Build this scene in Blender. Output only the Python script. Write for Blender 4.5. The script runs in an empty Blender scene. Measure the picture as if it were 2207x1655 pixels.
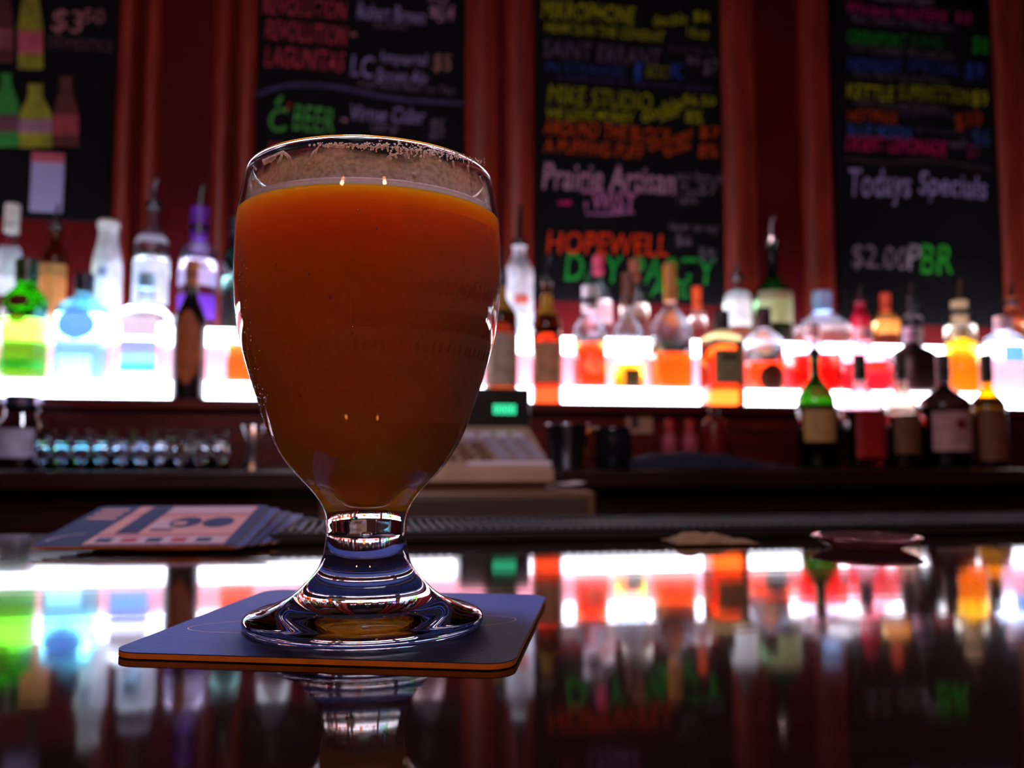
import bpy, bmesh, math, random
from mathutils import Vector, Matrix
random.seed(7)
S = bpy.context.scene
COL = S.collection
# ---------------------------------------------------------------- camera
# world: X along the bar, Y away from the drinker, Z up, Z = 0 is the polished bar top
IW, IH, FPX = 2207.0, 1655.0, 1861.27
PITCH, ROLL, CAMZ, YAW = 0.0821, 0.0015, 0.0503, 0.16795
FWD0 = Vector((math.sin(YAW), math.cos(YAW), 0)); RGT0 = Vector((math.cos(YAW), -math.sin(YAW), 0)); UP0 = Vector((0, 0, 1))
FWD = FWD0 * math.cos(PITCH) + UP0 * math.sin(PITCH)
UPV = -FWD0 * math.sin(PITCH) + UP0 * math.cos(PITCH)
CR, CU = RGT0 * math.cos(ROLL) + UPV * math.sin(ROLL), -RGT0 * math.sin(ROLL) + UPV * math.cos(ROLL)
CAM = Vector((0, 0, CAMZ))
cd = bpy.data.cameras.new('camera'); cam = bpy.data.objects.new('camera', cd); COL.objects.link(cam)
m3 = Matrix((CR, CU, -FWD)).transposed()
cam.matrix_world = Matrix.Translation(CAM) @ m3.to_4x4()
cd.sensor_width = 36; cd.lens = FPX * 36 / IW; cd.clip_start = 0.01
cd.dof.use_dof = True; cd.dof.focus_distance = 0.222; cd.dof.aperture_fstop = cd.lens / 2.3
S.camera = cam
# ---------------------------------------------------------------- world, lights, exposure
w = bpy.data.worlds.new('world'); S.world = w; w.use_nodes = True
w.node_tree.nodes['Background'].inputs[0].default_value = (0.55, 0.42, 0.75, 1)
w.node_tree.nodes['Background'].inputs[1].default_value = 0.024
S.view_settings.view_transform = 'Standard'; S.view_settings.look = 'None'
S.view_settings.exposure = 0.0; S.view_settings.gamma = 1; S.view_settings.use_curve_mapping = False
c = S.cycles
c.use_denoising = True; c.use_adaptive_sampling = True; c.adaptive_threshold = 0.06; c.max_bounces = 13; c.transmission_bounces = 13; c.glossy_bounces = 5; c.diffuse_bounces = 3
c.transparent_max_bounces = 16; c.sample_clamp_indirect = 8; c.blur_glossy = 0.3; c.caustics_reflective = True; c.caustics_refractive = True


def lamp(name, loc, power, col, size):
    l = bpy.data.lights.new(name, 'POINT'); l.energy = power; l.color = col; l.shadow_soft_size = size
    o = bpy.data.objects.new(name, l); COL.objects.link(o); o.location = loc
    return o


lamp('pendant_or_fill_light', (-0.75, -1.3, 1.15), 21, (1, 0.30, 0.08), 0.05)
lamp('pendant_or_fill_light', (0.35, -1.5, 1.25), 21, (1, 0.30, 0.08), 0.05)
lamp('pendant_or_fill_light', (-0.06, 0.37, 0.80), 25, (0.84, 0.80, 1.0), 0.07)  # added cool overhead fill, brightens the beer, foam film and coaster


# ---------------------------------------------------------------- helpers
def at(px, py, Y):
    """point of the plane at distance Y that the photograph shows at pixel px, py"""
    d = FWD + CR * ((px - IW / 2) / FPX) + CU * ((IH / 2 - py) / FPX)
    return CAM + d * (Y / d.y)


def on_bar(px, py, z=0.0):
    d = FWD + CR * ((px - IW / 2) / FPX) + CU * ((IH / 2 - py) / FPX)
    return CAM + d * ((z - CAMZ) / d.z)


def lin(c):
    return tuple(((v / 255) / 12.92 if v / 255 <= 0.04045 else ((v / 255 + 0.055) / 1.055) ** 2.4) for v in c)


MATS = {}


def pri(m):
    return m.node_tree.nodes['Principled BSDF']


def mat(name, col, rough=0.5, metal=0.0, trans=0.0, ior=1.45, emit=None, estr=0.0, noise=None, bump=None, coat=0.0, nstr=(1, 1, 1)):
    """col: sRGB 0-255; noise = (scale, second colour) mottles the colour; bump = (scale, strength)"""
    key = (name, tuple(col), rough, metal, trans, ior, estr)
    if key in MATS:
        return MATS[key]
    m = bpy.data.materials.new(name); m.use_nodes = True
    nt = m.node_tree; b = pri(m)
    b.inputs['Base Color'].default_value = (*lin(col), 1)
    b.inputs['Roughness'].default_value = rough; b.inputs['Metallic'].default_value = metal
    b.inputs['Transmission Weight'].default_value = trans; b.inputs['IOR'].default_value = ior
    b.inputs['Coat Weight'].default_value = coat; b.inputs['Coat Roughness'].default_value = 0.05
    if emit:
        b.inputs['Emission Color'].default_value = (*lin(emit), 1); b.inputs['Emission Strength'].default_value = estr
    if noise or bump:
        tc = nt.nodes.new('ShaderNodeTexCoord'); mp = nt.nodes.new('ShaderNodeMapping'); mp.inputs['Scale'].default_value = nstr
        nt.links.new(tc.outputs['Object'], mp.inputs['Vector'])
    if noise:
        n = nt.nodes.new('ShaderNodeTexNoise'); n.inputs['Scale'].default_value = noise[0]; n.inputs['Detail'].default_value = 6
        nt.links.new(mp.outputs[0], n.inputs['Vector'])
        r = nt.nodes.new('ShaderNodeValToRGB')
        r.color_ramp.elements[0].position = 0.35; r.color_ramp.elements[0].color = (*lin(noise[1]), 1)
        r.color_ramp.elements[1].position = 0.65; r.color_ramp.elements[1].color = (*lin(col), 1)
        nt.links.new(n.outputs['Fac'], r.inputs[0]); nt.links.new(r.outputs[0], b.inputs['Base Color'])
    if bump:
        n2 = nt.nodes.new('ShaderNodeTexNoise'); n2.inputs['Scale'].default_value = bump[0]
        nt.links.new(mp.outputs[0], n2.inputs['Vector'])
        bp = nt.nodes.new('ShaderNodeBump'); bp.inputs['Strength'].default_value = bump[1]; bp.inputs['Distance'].default_value = 0.002
        nt.links.new(n2.outputs['Fac'], bp.inputs['Height']); nt.links.new(bp.outputs[0], b.inputs['Normal'])
    if name.startswith(('chalk', 'maroon')): b.inputs['Specular IOR Level'].default_value = 0.08
    MATS[key] = m
    return m


def obj(name, bm, m, parent=None, smooth=False, recalc=True):
    if recalc:
        bmesh.ops.recalc_face_normals(bm, faces=bm.faces)
    me = bpy.data.meshes.new(name); bm.to_mesh(me); bm.free()
    me.materials.append(m)
    if smooth:
        for p in me.polygons:
            p.use_smooth = True
    o = bpy.data.objects.new(name, me); COL.objects.link(o)
    if parent:
        o.parent = parent
    return o


def tag(o, label, cat, group=None, kind=None):
    o['label'] = label; o['category'] = cat
    if group: o['group'] = group
    if kind: o['kind'] = kind
    return o


def struct(o):
    o['kind'] = 'structure'
    return o


def thing(name, label, cat, loc=(0, 0, 0), rotz=0.0, group=None):
    o = bpy.data.objects.new(name, None); COL.objects.link(o); o.empty_display_size = 0.02
    o.location = loc; o.rotation_euler = (0, 0, rotz)
    return tag(o, label, cat, group)


def add_box(bm, x0, x1, y0, y1, z0, z1, bev=0.0):
    b2 = bmesh.new()
    bmesh.ops.create_cube(b2, size=1)
    for v in b2.verts:
        v.co = Vector((x0 + (v.co.x + .5) * (x1 - x0), y0 + (v.co.y + .5) * (y1 - y0), z0 + (v.co.z + .5) * (z1 - z0)))
    if bev:
        bmesh.ops.bevel(b2, geom=b2.edges[:], offset=bev, segments=2, affect='EDGES', profile=0.5)
    me = bpy.data.meshes.new('t'); b2.to_mesh(me); b2.free(); bm.from_mesh(me); bpy.data.meshes.remove(me)
    return bm


def box(x0, x1, y0, y1, z0, z1, bev=0.0):
    return add_box(bmesh.new(), x0, x1, y0, y1, z0, z1, bev)


def lathe(prof, n=48, closed=False, sq=None, bm=None, off=(0, 0, 0)):
    """prof: list of (r, z); r = 0 ends become poles. sq(z) gives a superellipse exponent (2 = round)"""
    bm = bm or bmesh.new(); rings = []
    for r, z in prof:
        if r < 1e-7:
            rings.append([bm.verts.new((off[0], off[1], z + off[2]))]); continue
        e = sq(z) if sq else 2.0
        ring = []
        for i in range(n):
            a = 2 * math.pi * i / n; ca, sa = math.cos(a), math.sin(a)
            k = (abs(ca) ** e + abs(sa) ** e) ** (-1 / e)
            ring.append(bm.verts.new((r * k * ca + off[0], r * k * sa + off[1], z + off[2])))
        rings.append(ring)
    pairs = list(zip(rings, rings[1:])) + ([(rings[-1], rings[0])] if closed else [])
    for A, B in pairs:
        for i in range(n):
            j = (i + 1) % n
            if len(A) == 1 and len(B) == 1: continue
            if len(A) == 1: bm.faces.new((A[0], B[j], B[i]))
            elif len(B) == 1: bm.faces.new((A[i], A[j], B[0]))
            else: bm.faces.new((A[i], A[j], B[j], B[i]))
    return bm


def smoothstep(prof, k=4):
    """Catmull-Rom resampling of a profile"""
    out = []
    for i in range(len(prof) - 1):
        p0 = prof[max(i - 1, 0)]; p1 = prof[i]; p2 = prof[i + 1]; p3 = prof[min(i + 2, len(prof) - 1)]
        for s in range(k):
            t = s / k
            out.append(tuple(max(0.0, 0.5 * ((2 * p1[d]) + (-p0[d] + p2[d]) * t + (2 * p0[d] - 5 * p1[d] + 4 * p2[d] - p3[d]) * t * t + (-p0[d] + 3 * p1[d] - 3 * p2[d] + p3[d]) * t ** 3)) if d == 0 else
                             0.5 * ((2 * p1[d]) + (-p0[d] + p2[d]) * t + (2 * p0[d] - 5 * p1[d] + 4 * p2[d] - p3[d]) * t * t + (-p0[d] + 3 * p1[d] - 3 * p2[d] + p3[d]) * t ** 3) for d in (0, 1)))
    out.append(prof[-1])
    return out


def tube(bm, pts, r, n=10):
    rings = []
    for i, p in enumerate(pts):
        p = Vector(p)
        d = (Vector(pts[min(i + 1, len(pts) - 1)]) - Vector(pts[max(i - 1, 0)])).normalized()
        u = d.orthogonal().normalized() if i == 0 else (u - d * u.dot(d)).normalized()
        v = d.cross(u)
        rr = r[i] if isinstance(r, (list, tuple)) else r
        rings.append([bm.verts.new(p + (u * math.cos(2 * math.pi * k / n) + v * math.sin(2 * math.pi * k / n)) * rr) for k in range(n)])
    for A, B in zip(rings, rings[1:]):
        for i in range(n):
            bm.faces.new((A[i], A[(i + 1) % n], B[(i + 1) % n], B[i]))
    bm.faces.new(rings[0]); bm.faces.new(rings[-1])
    return bm


# ---------------------------------------------------------------- shared materials
WOOD = mat('red_stained_wood', (120, 30, 11), 0.42, noise=(9, (80, 15, 7)), nstr=(14, 14, 0.7), coat=0.08)
WOODX = mat('dark_mahogany', (92, 18, 12), 0.35, noise=(7, (58, 8, 6)), nstr=(0.8, 12, 12), coat=0.3)
PANEL = mat('maroon_paint', (78, 9, 13), 0.6, noise=(5, (64, 6, 10)))
DARKWOOD = mat('dark_cabinet_wood', (40, 10, 8), 0.4, noise=(6, (26, 6, 5)), nstr=(1, 10, 10))
BOARD = mat('chalkboard_black', (13, 11, 15), 0.75, noise=(8, (8, 7, 10)))
LED = mat('lit_white_acrylic', (255, 255, 255), 0.4, emit=(236, 238, 255), estr=12.0)
RISER = mat('glowing_rose_riser', (200, 120, 130), 0.4, emit=(232, 140, 178), estr=1.0)  # emission put in place of strip light falling on the reddish riser
BLACK = mat('black_plastic', (14, 14, 17), 0.35)
STEEL = mat('brushed_steel', (190, 190, 198), 0.22, metal=1.0)
DARKSTEEL = mat('dark_pourer_metal', (70, 72, 80), 0.3, metal=0.9)

# ---------------------------------------------------------------- structure
YW = 2.06
XL, XR = -1.5, 2.4
wall = struct(obj('wall_back', box(XL, XR, YW, YW + 0.06, -1.05, 1.75), PANEL))
struct(obj('floor', box(XL, XR, -2.2, YW, -1.1, -1.05), mat('dark_floor', (38, 24, 20), 0.5, noise=(4, (24, 15, 12)))))

# the counter the drink stands on
bt = thing('bar_counter', 'glossy dark varnished wooden bar counter carrying the glass of beer', 'bar counter', (0, 0, -1.05))


def bar_material():
    m = mat('varnished_bar_top', (26, 9, 7), 0.055, ior=1.45, noise=(5, (16, 6, 5)), nstr=(1.2, 14, 1), bump=(2.5, 0.03))
    b = pri(m); b.inputs['Coat Weight'].default_value = 0.0; b.inputs['Specular IOR Level'].default_value = 0.5
    return m


BARTOP = bar_material()
obj('counter_top', box(XL, XR, -0.14, 0.60, 1.005, 1.05, 0.004), BARTOP, bt)
obj('front_panel', box(XL, XR, 0.02, 0.06, 0, 1.005), DARKWOOD, bt)
obj('rear_panel', box(XL, XR, 0.50, 0.54, 0, 1.005), DARKWOOD, bt)

# back bar: lower cabinet with counter, fascia and ledge
LEDGE_Z, CNT_Z = 0.154, 0.025
bb = thing('back_bar_cabinet', 'dark mahogany cabinet with doors and counter below the bottle ledge', 'cabinet', (0, 0, -1.05))
bl = thing('bottle_ledge', 'long mahogany ledge with plain fascia under the glowing bottle display', 'ledge', (0, 0, CNT_Z))
obj('carcass', box(XL, XR, 1.48, YW - 0.002, 0, 1.05 + CNT_Z - 0.03), DARKWOOD, bb)
obj('counter', box(XL, XR, 1.43, YW - 0.002, 1.05 + CNT_Z - 0.03, 1.05 + CNT_Z, 0.004), DARKWOOD, bb)
obj('fascia', box(XL, XR, 1.70, YW - 0.002, 0.0005, LEDGE_Z - CNT_Z - 0.02), WOODX, bl)
obj('ledge_board', box(XL, XR, 1.68, YW - 0.002, LEDGE_Z - CNT_Z - 0.02, LEDGE_Z - CNT_Z, 0.003), WOODX, bl)
for i in range(9):
    x0 = XL + 0.08 + i * 0.43
    d = obj('cabinet_door', box(x0, x0 + 0.40, 1.465, 1.48, 0.35, 0.96, 0.004), mat('cabinet_door_wood', (74, 14, 10), 0.4, noise=(6, (50, 8, 7)), nstr=(10, 10, 1)), bb)
    obj('knob', lathe([(0, 0), (0.008, 0.004), (0.012, 0.012), (0, 0.018)], 16, off=(0, 0, 0)), mat('brass', (190, 140, 60), 0.3, metal=1), d)
    bpy.data.objects[d.children[0].name].location = (x0 + 0.36, 1.465, 0.90)
    bpy.data.objects[d.children[0].name].rotation_euler = (math.pi / 2, 0, 0)

# lit two-step bottle display
T1Z, T2Z = 0.195, 0.318
for nm, lab, y0, y1, z0, z1 in (('display_step', 'lower white glowing acrylic step standing on the mahogany ledge', 1.79, 1.90, LEDGE_Z, T1Z),
                                ('display_step', 'upper white glowing acrylic step with a riser made to glow rose', 1.90, 2.045, LEDGE_Z, T2Z)):
    t = thing(nm, lab, 'display shelf', (0, 0, z0), group='lit bottle display')
    tz = 0.038
    obj('lit_tread', box(XL + .05, XR - .05, y0, y1, z1 - z0 - tz, z1 - z0, 0.002), LED, t)
    if z1 - z0 > 0.06:
        obj('riser', box(XL + .05, XR - .05, y0 + 0.004, y1, 0.0, z1 - z0 - tz), RISER, t)

# ---------------------------------------------------------------- wall joinery and chalkboards


def moulding(name, px0, px1, z0=T2Z + 0.005, z1=1.75, ridges=2, m=WOOD):
    X0 = at(px0, 330, YW - 0.03).x; X1 = at(px1, 330, YW - 0.03).x; wd = X1 - X0
    pts = [(0, 0.03)]
    for k in range(ridges):
        a0 = k / ridges; a1 = (k + 1) / ridges
        for s in range(9):
            t = s / 8
            pts.append((a0 + (a1 - a0) * (0.04 + 0.92 * t), 0.016 - 0.016 * math.sin(math.pi * t) ** 0.6))
    pts.append((1, 0.03))
    bm = bmesh.new()
    lo = [bm.verts.new((X0 + p[0] * wd, YW - 0.032 + p[1], z0)) for p in pts]
    hi = [bm.verts.new((X0 + p[0] * wd, YW - 0.032 + p[1], z1)) for p in pts]
    n = len(pts)
    for i in range(n):
        bm.faces.new((lo[i], lo[(i + 1) % n], hi[(i + 1) % n], hi[i]))
    bm.faces.new(lo); bm.faces.new(hi)
    o = struct(obj(name, bm, m))
    return o


TRIM = [(243, 282, 1), (300, 338, 1), (452, 492, 1), (502, 546, 1), (1003, 1078, 1), (1088, 1153, 1), (1562, 1638, 1), (1736, 1799, 1), (2158, 2235, 1), (-190, -110, 1)]
for i, (a, b, r) in enumerate(TRIM):
    moulding('trim_%d' % (i + 1), a, b, ridges=r)

YB = YW - 0.012


def board(label, px0, px1, pybot):
    X0, X1 = at(px0, 330, YB).x, at(px1, 330, YB).x
    zb = at((px0 + px1) / 2, pybot, YB).z
    t = thing('chalkboard', label, 'chalkboard', ((X0 + X1) / 2, YB, zb))
    obj('slate', box(X0 - t.location.x, X1 - t.location.x, 0, 0.012, 0, 1.75 - zb, 0.001), BOARD, t)
    return t


def chalk(col):
    col = tuple(int(v * 0.8) for v in col)
    return mat('chalk_%d_%d_%d' % col, col, 0.9, noise=(60, tuple(int(v * 0.7) for v in col)))


def text(b, s, px0, px1, py0, py1, col, rot=0.0, bold=0.004):
    cu = bpy.data.curves.new('lettering', 'FONT'); cu.body = s; cu.offset = bold; cu.resolution_u = 3
    cu.space_character = 1.05
    o = bpy.data.objects.new('lettering', cu); COL.objects.link(o)
    bpy.context.view_layer.update()
    me = bpy.data.meshes.new_from_object(o.evaluated_get(bpy.context.evaluated_depsgraph_get()))
    COL.objects.unlink(o); bpy.data.objects.remove(o); bpy.data.curves.remove(cu)
    xs = [v.co.x for v in me.vertices]; ys = [v.co.y for v in me.vertices]
    if not xs: return
    cxp, cyp = (px0 + px1) / 2, (py0 + py1) / 2
    W = at(px1, cyp, YB).x - at(px0, cyp, YB).x; Hh = at(cxp, py0, YB).z - at(cxp, py1, YB).z
    ctr = at(cxp, cyp, YB) - b.location
    mx, my = (max(xs) + min(xs)) / 2, (max(ys) + min(ys)) / 2
    sx, sy = W / (max(xs) - min(xs)), Hh / (max(ys) - min(ys))
    ph = random.uniform(0, 6)
    for v in me.vertices:
        u, q = (v.co.x - mx) * sx, (v.co.y - my) * sy
        q += 0.03 * Hh * math.sin(u / W * 4 + ph); u += 0.10 * q          # an unsteady hand
        ur, qr = u * math.cos(rot) - q * math.sin(rot), u * math.sin(rot) + q * math.cos(rot)
        v.co = Vector((ctr.x + ur, -0.0012, ctr.z + qr))
    me.name = 'lettering'; me.materials.clear(); me.materials.append(chalk(col))
    ob = bpy.data.objects.new('lettering', me); COL.objects.link(ob); ob.parent = b
    return ob


def stroke(b, pts, wpx, col, name='chalk_line'):
    bm = bmesh.new(); prev = None
    for i, (x, y) in enumerate(pts):
        a = pts[max(i - 1, 0)]; q = pts[min(i + 1, len(pts) - 1)]
        dx, dy = q[0] - a[0], q[1] - a[1]; L = math.hypot(dx, dy) or 1
        nx, ny = -dy / L * wpx / 2, dx / L * wpx / 2
        p1 = at(x + nx, y + ny, YB) - b.location; p2 = at(x - nx, y - ny, YB) - b.location
        v1 = bm.verts.new((p1.x, -0.0012, p1.z)); v2 = bm.verts.new((p2.x, -0.0012, p2.z))
        if prev: bm.faces.new((prev[0], prev[1], v2, v1))
        prev = (v1, v2)
    return obj(name, bm, chalk(col), b)


def cutout(b, pts, col, z=-0.002, name='paper_bottle', parent=None):
    """flat printed paper bottle stuck on the board, outline in pixels"""
    bm = bmesh.new()
    fr = []; bk = []
    for x, y in pts:
        p = at(x, y, YB) - b.location
        fr.append(bm.verts.new((p.x, z, p.z))); bk.append(bm.verts.new((p.x, 0, p.z)))
    bm.faces.new(fr); bm.faces.new(bk[::-1]); n = len(fr)
    for i in range(n): bm.faces.new((fr[i], fr[(i + 1) % n], bk[(i + 1) % n], bk[i]))
    col = tuple(int(v * 0.82) for v in col)
    return obj(name, bm, mat('print_%d_%d_%d' % col, col, 0.6, noise=(25, tuple(int(v * 0.75) for v in col))), parent or b)


def bottle_outline(cx, hw, nk, yt, ysh, yb):
    L = [(cx - nk, yt), (cx + nk, yt), (cx + nk, yt + (ysh - yt) * 0.45), (cx + nk * 1.5, yt + (ysh - yt) * 0.7), (cx + hw * 0.9, ysh), (cx + hw, ysh + 12), (cx + hw, yb)]
    R = [(2 * cx - x, y) for x, y in reversed(L[2:])]
    return L + R


PINKW, LAV, GREYW = (205, 150, 175), (170, 150, 210), (130, 110, 130)
YEL, ORG, GRN, BLU, RED, PNK = (190, 190, 20), (225, 80, 20), (40, 170, 50), (60, 80, 190), (215, 70, 85), (215, 45, 125)
bA = board('chalkboard with printed paper beer bottles and a three fifty price', -105, 241, 470)
text(bA, '$3', 113, 178, 22, 78, (190, 120, 130)); text(bA, '50', 180, 226, 20, 52, (170, 105, 115)); text(bA, 'DOMESTICS', 105, 242, 84, 107, (120, 80, 90))
for spec, col, lab, lc in (((66, 27, 13, -70, 45, 148), (150, 140, 20), (68, 116), (200, 80, 100)),
                           ((14, 27, 11, 158, 215, 316), (40, 140, 45), (250, 285), (120, 60, 80)),
                           ((77, 35, 15, 182, 240, 318), (165, 155, 20), (258, 286), (170, 110, 140)),
                           ((142, 28, 13, 165, 238, 316), (95, 22, 20), (248, 292), (160, 50, 60)),
                           ((2, 27, 12, -80, 30, 135), (90, 20, 30), (62, 105), (150, 70, 80))):
    p_ = cutout(bA, bottle_outline(*spec), col)
    cx, hw = spec[0], spec[1]
    cutout(bA, [(cx - hw, lab[0]), (cx + hw, lab[0]), (cx + hw, lab[1]), (cx - hw, lab[1])], lc, -0.003, 'printed_label', p_)
tg = at(97, 455, YW - 0.02)
sgn = thing('paper_sign', 'narrow white paper strip hanging below the paper beer bottles', 'sign', tg)
zt = at(97, 328, YW - 0.02).z - tg.z
obj('sheet', box(-0.034, 0.034, 0.004, 0.006, 0, zt, 0.0004), mat('white_paper', (130, 122, 160), 0.8), sgn)
obj('red_header', box(-0.034, 0.034, 0.002, 0.004, zt - 0.022, zt), mat('red_print', (150, 60, 75), 0.8), sgn)

bB = board('chalkboard with red chalk brewery names and a green cider line', 549, 1000, 560)
text(bB, 'REVOLUTION', 570, 746, -2, 36, RED); text(bB, 'REVOLUTION', 574, 748, 50, 92, RED); text(bB, 'LAGUNITAS', 574, 742, 106, 150, RED)
text(bB, '-', 756, 768, 72, 78, (190, 120, 110))
text(bB, 'Robert Brown', 772, 916, 12, 48, LAV); text(bB, 'the tower', 805, 880, 50, 62, GREYW); text(bB, '$', 925, 945, 14, 40, PINKW); text(bB, '5/4', 945, 978, 10, 48, PINKW); text(bB, 'SO', 922, 966, -12, 4, PINKW)
text(bB, 'LC', 758, 806, 121, 166, LAV); text(bB, 'Imperial', 822, 920, 114, 146, LAV); text(bB, 'Brown Ale', 814, 920, 150, 180, LAV); text(bB, '$5', 934, 972, 118, 158, (190, 130, 120))
text(bB, 'Half Acre Beer on Tap', 776, 980, 180, 200, GREYW)
stroke(bB, [(552, 206), (580, 194), (615, 185), (655, 182), (700, 185), (745, 191), (790, 201), (830, 209), (875, 216), (930, 219), (998, 224)], 9, (80, 72, 110))
text(bB, 'C', 580, 618, 232, 284, (90, 190, 80)); stroke(bB, [(596, 226), (608, 208)], 8, (90, 190, 80)); stroke(bB, [(618, 236), (626, 222)], 7, (190, 50, 40))
text(bB, 'BEER', 634, 722, 230, 284, (90, 180, 80)); text(bB, '-', 736, 748, 256, 262, PINKW)
text(bB, 'Virtue Cider', 756, 916, 230, 264, LAV); text(bB, 'dry', 800, 860, 266, 290, GREYW); text(bB, '$5', 928, 956, 256, 304, GREYW); text(bB, 'Michigan', 780, 900, 300, 326, GREYW); text(bB, 'REVOLUTION', 580, 740, 310, 350, RED)

bC = board('tall chalkboard with yellow, orange and green lines and HOPEWELL', 1155, 1560, 652)
text(bC, 'MIKROPHONE', 1170, 1368, 8, 46, YEL); text(bC, 'HEARTS IN THE CONDUIT', 1178, 1432, 58, 80, YEL); text(bC, 'double', 1408, 1480, 30, 54, YEL, 0.15); text(bC, '$6', 1494, 1528, 24, 50, YEL); text(bC, '16oz', 1482, 1526, 60, 82, YEL)
text(bC, 'SAINT ERRANT', 1174, 1425, 96, 134, (110, 88, 110)); text(bC, 'Session Pale Ale', 1440, 1540, 100, 114, (95, 75, 90)); text(bC, '$5', 1480, 1508, 122, 142, GREYW); text(bC, '$7', 1516, 1546, 128, 166, GREYW)
text(bC, 'IN STRANGE', 1178, 1346, 138, 160, (50, 65, 140)); text(bC, 'I', 1368, 1382, 132, 172, (50, 80, 180)); text(bC, 'BOO', 1394, 1442, 140, 168, (140, 140, 30)); text(bC, 'K', 1446, 1474, 138, 170, (50, 80, 180))
text(bC, 'a cold snap in the north shore', 1204, 1536, 172, 188, (85, 65, 125))
text(bC, 'MIKE STUDIO', 1184, 1406, 192, 232, (165, 165, 15)); text(bC, 'double', 1378, 1474, 222, 250, YEL, 0.42); text(bC, 'stout', 1420, 1464, 236, 256, YEL, 0.42); text(bC, '$6.50', 1472, 1540, 206, 230, YEL); text(bC, '8%', 1478, 1514, 238, 266, YEL); text(bC, 'WE LOVE MONEY', 1178, 1366, 238, 262, YEL)
text(bC, 'AROUND THE BLOCK', 1174, 1448, 268, 300, ORG); text(bC, 'A PUFFING PUFF', 1174, 1388, 306, 336, ORG); text(bC, 'stronger', 1396, 1500, 292, 318, ORG, 0.36); text(bC, 'brew', 1430, 1490, 308, 330, ORG, 0.36); text(bC, '$7', 1508, 1552, 274, 302, ORG); text(bC, '8%', 1506, 1548, 310, 340, ORG)
text(bC, 'Prairie Artisan', 1174, 1456, 356, 414, PINKW, bold=0.014); text(bC, 'TWIST', 1252, 1370, 412, 456, (200, 120, 180), bold=0.02); stroke(bC, [(1262, 460), (1300, 462), (1366, 458)], 5, (190, 120, 180)); stroke(bC, [(1202, 438), (1230, 437)], 9, PNK)
text(bC, 'sour farm ale', 1458, 1560, 370, 392, GREYW); text(bC, '12oz', 1462, 1504, 396, 440, GREYW); text(bC, '$7', 1506, 1544, 396, 424, GREYW)
text(bC, 'HOPEWELL', 1182, 1442, 502, 550, (235, 60, 20), bold=0.012); text(bC, 'lager on tap', 1444, 1548, 480, 504, GREYW); text(bC, '$6', 1456, 1490, 508, 532, GREYW); text(bC, '5%', 1506, 1544, 534, 566, GREYW)
text(bC, 'DAY PARTY', 1222, 1542, 552, 610, (35, 165, 60), bold=0.006); text(bC, 'ALE', 1402, 1486, 604, 640, (35, 150, 60))

bD = board('chalkboard headed Todays Specials with rows of small coloured lettering', 1800, 2157, 700)
text(bD, 'Small Batch Ciders', 1880, 2010, -14, 6, (150, 140, 150))
text(bD, 'Whiskey HUNTERS', 1824, 2040, 14, 46, PNK); text(bD, '$10', 2060, 2092, 28, 54, PNK); text(bD, 'Rye, Lemon or Honey Sour', 1838, 2056, 40, 64, GREYW)
text(bD, 'GREENPOINT', 1826, 1952, 70, 98, GRN); text(bD, 'SLING', 1960, 2032, 76, 102, (30, 110, 45)); text(bD, '$8', 2096, 2130, 80, 120, GRN); text(bD, 'Gin, Cucumber, Mint and Lime', 1838, 2056, 100, 124, (110, 100, 110))
text(bD, 'MIDNIGHT', 1828, 1944, 128, 156, BLU); text(bD, 'SPECIAL', 1956, 2070, 132, 158, (50, 65, 150)); text(bD, '$9', 2080, 2118, 136, 174, BLU); text(bD, 'Rum, Black Tea and Honey', 1842, 2046, 158, 180, (100, 90, 100))
text(bD, 'KETTLE', 1826, 1926, 184, 214, YEL); text(bD, 'SUPERSTITION', 1938, 2092, 188, 220, (165, 165, 15)); text(bD, '$9', 2096, 2128, 196, 234, YEL); text(bD, 'Vodka, Rose and Grapefruit', 1838, 2040, 218, 240, (115, 100, 112))
text(bD, 'HOT', 1828, 1876, 238, 262, ORG); text(bD, 'MULE', 1880, 1932, 240, 264, ORG); text(bD, 'ginger and lime', 1942, 2066, 238, 256, (80, 70, 90)); text(bD, '$10', 2058, 2116, 242, 280, (200, 60, 20), 0.2)
text(bD, 'BLUE MOON', 1828, 1962, 270, 298, (70, 105, 190)); text(bD, 'by the pitcher', 1976, 2086, 276, 292, (80, 70, 95)); text(bD, '$6', 2094, 2134, 276, 322, (60, 80, 140))
text(bD, 'DESERT LEMONADE', 1826, 2040, 298, 330, (225, 30, 110)); text(bD, '$7', 2084, 2112, 310, 346, (140, 30, 70)); text(bD, 'tall', 2046, 2080, 300, 318, GREYW)
stroke(bD, [(1816, 343), (1850, 344), (1885, 349), (1920, 352), (1960, 347), (2010, 346), (2060, 353), (2135, 366)], 5, (80, 62, 62))
text(bD, 'Todays', 1828, 1962, 364, 444, LAV, bold=0.012); text(bD, 'Specials', 1982, 2126, 374, 440, LAV, bold=0.012)
text(bD, '$2.00', 1836, 1956, 530, 586, (150, 125, 140), bold=0.0); text(bD, 'P', 1958, 1984, 526, 582, (170, 160, 170)); text(bD, 'BR', 1986, 2054, 526, 590, (55, 185, 55))

# ---------------------------------------------------------------- bottles
TIER = {'F': (1.735, LEDGE_Z), 'A': (1.845, T1Z), 'B': (1.968, T2Z), 'C': (1.60, CNT_Z)}


def glassy(col, rough=0.2):
    return mat('bottle_glass_%d_%d_%d' % tuple(col), col, rough, trans=1.0, ior=1.36)


def paint(col, rough=0.45):
    return mat('paint_%d_%d_%d' % tuple(col), col, rough, noise=(40, tuple(int(v * 0.8) for v in col)))


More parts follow.
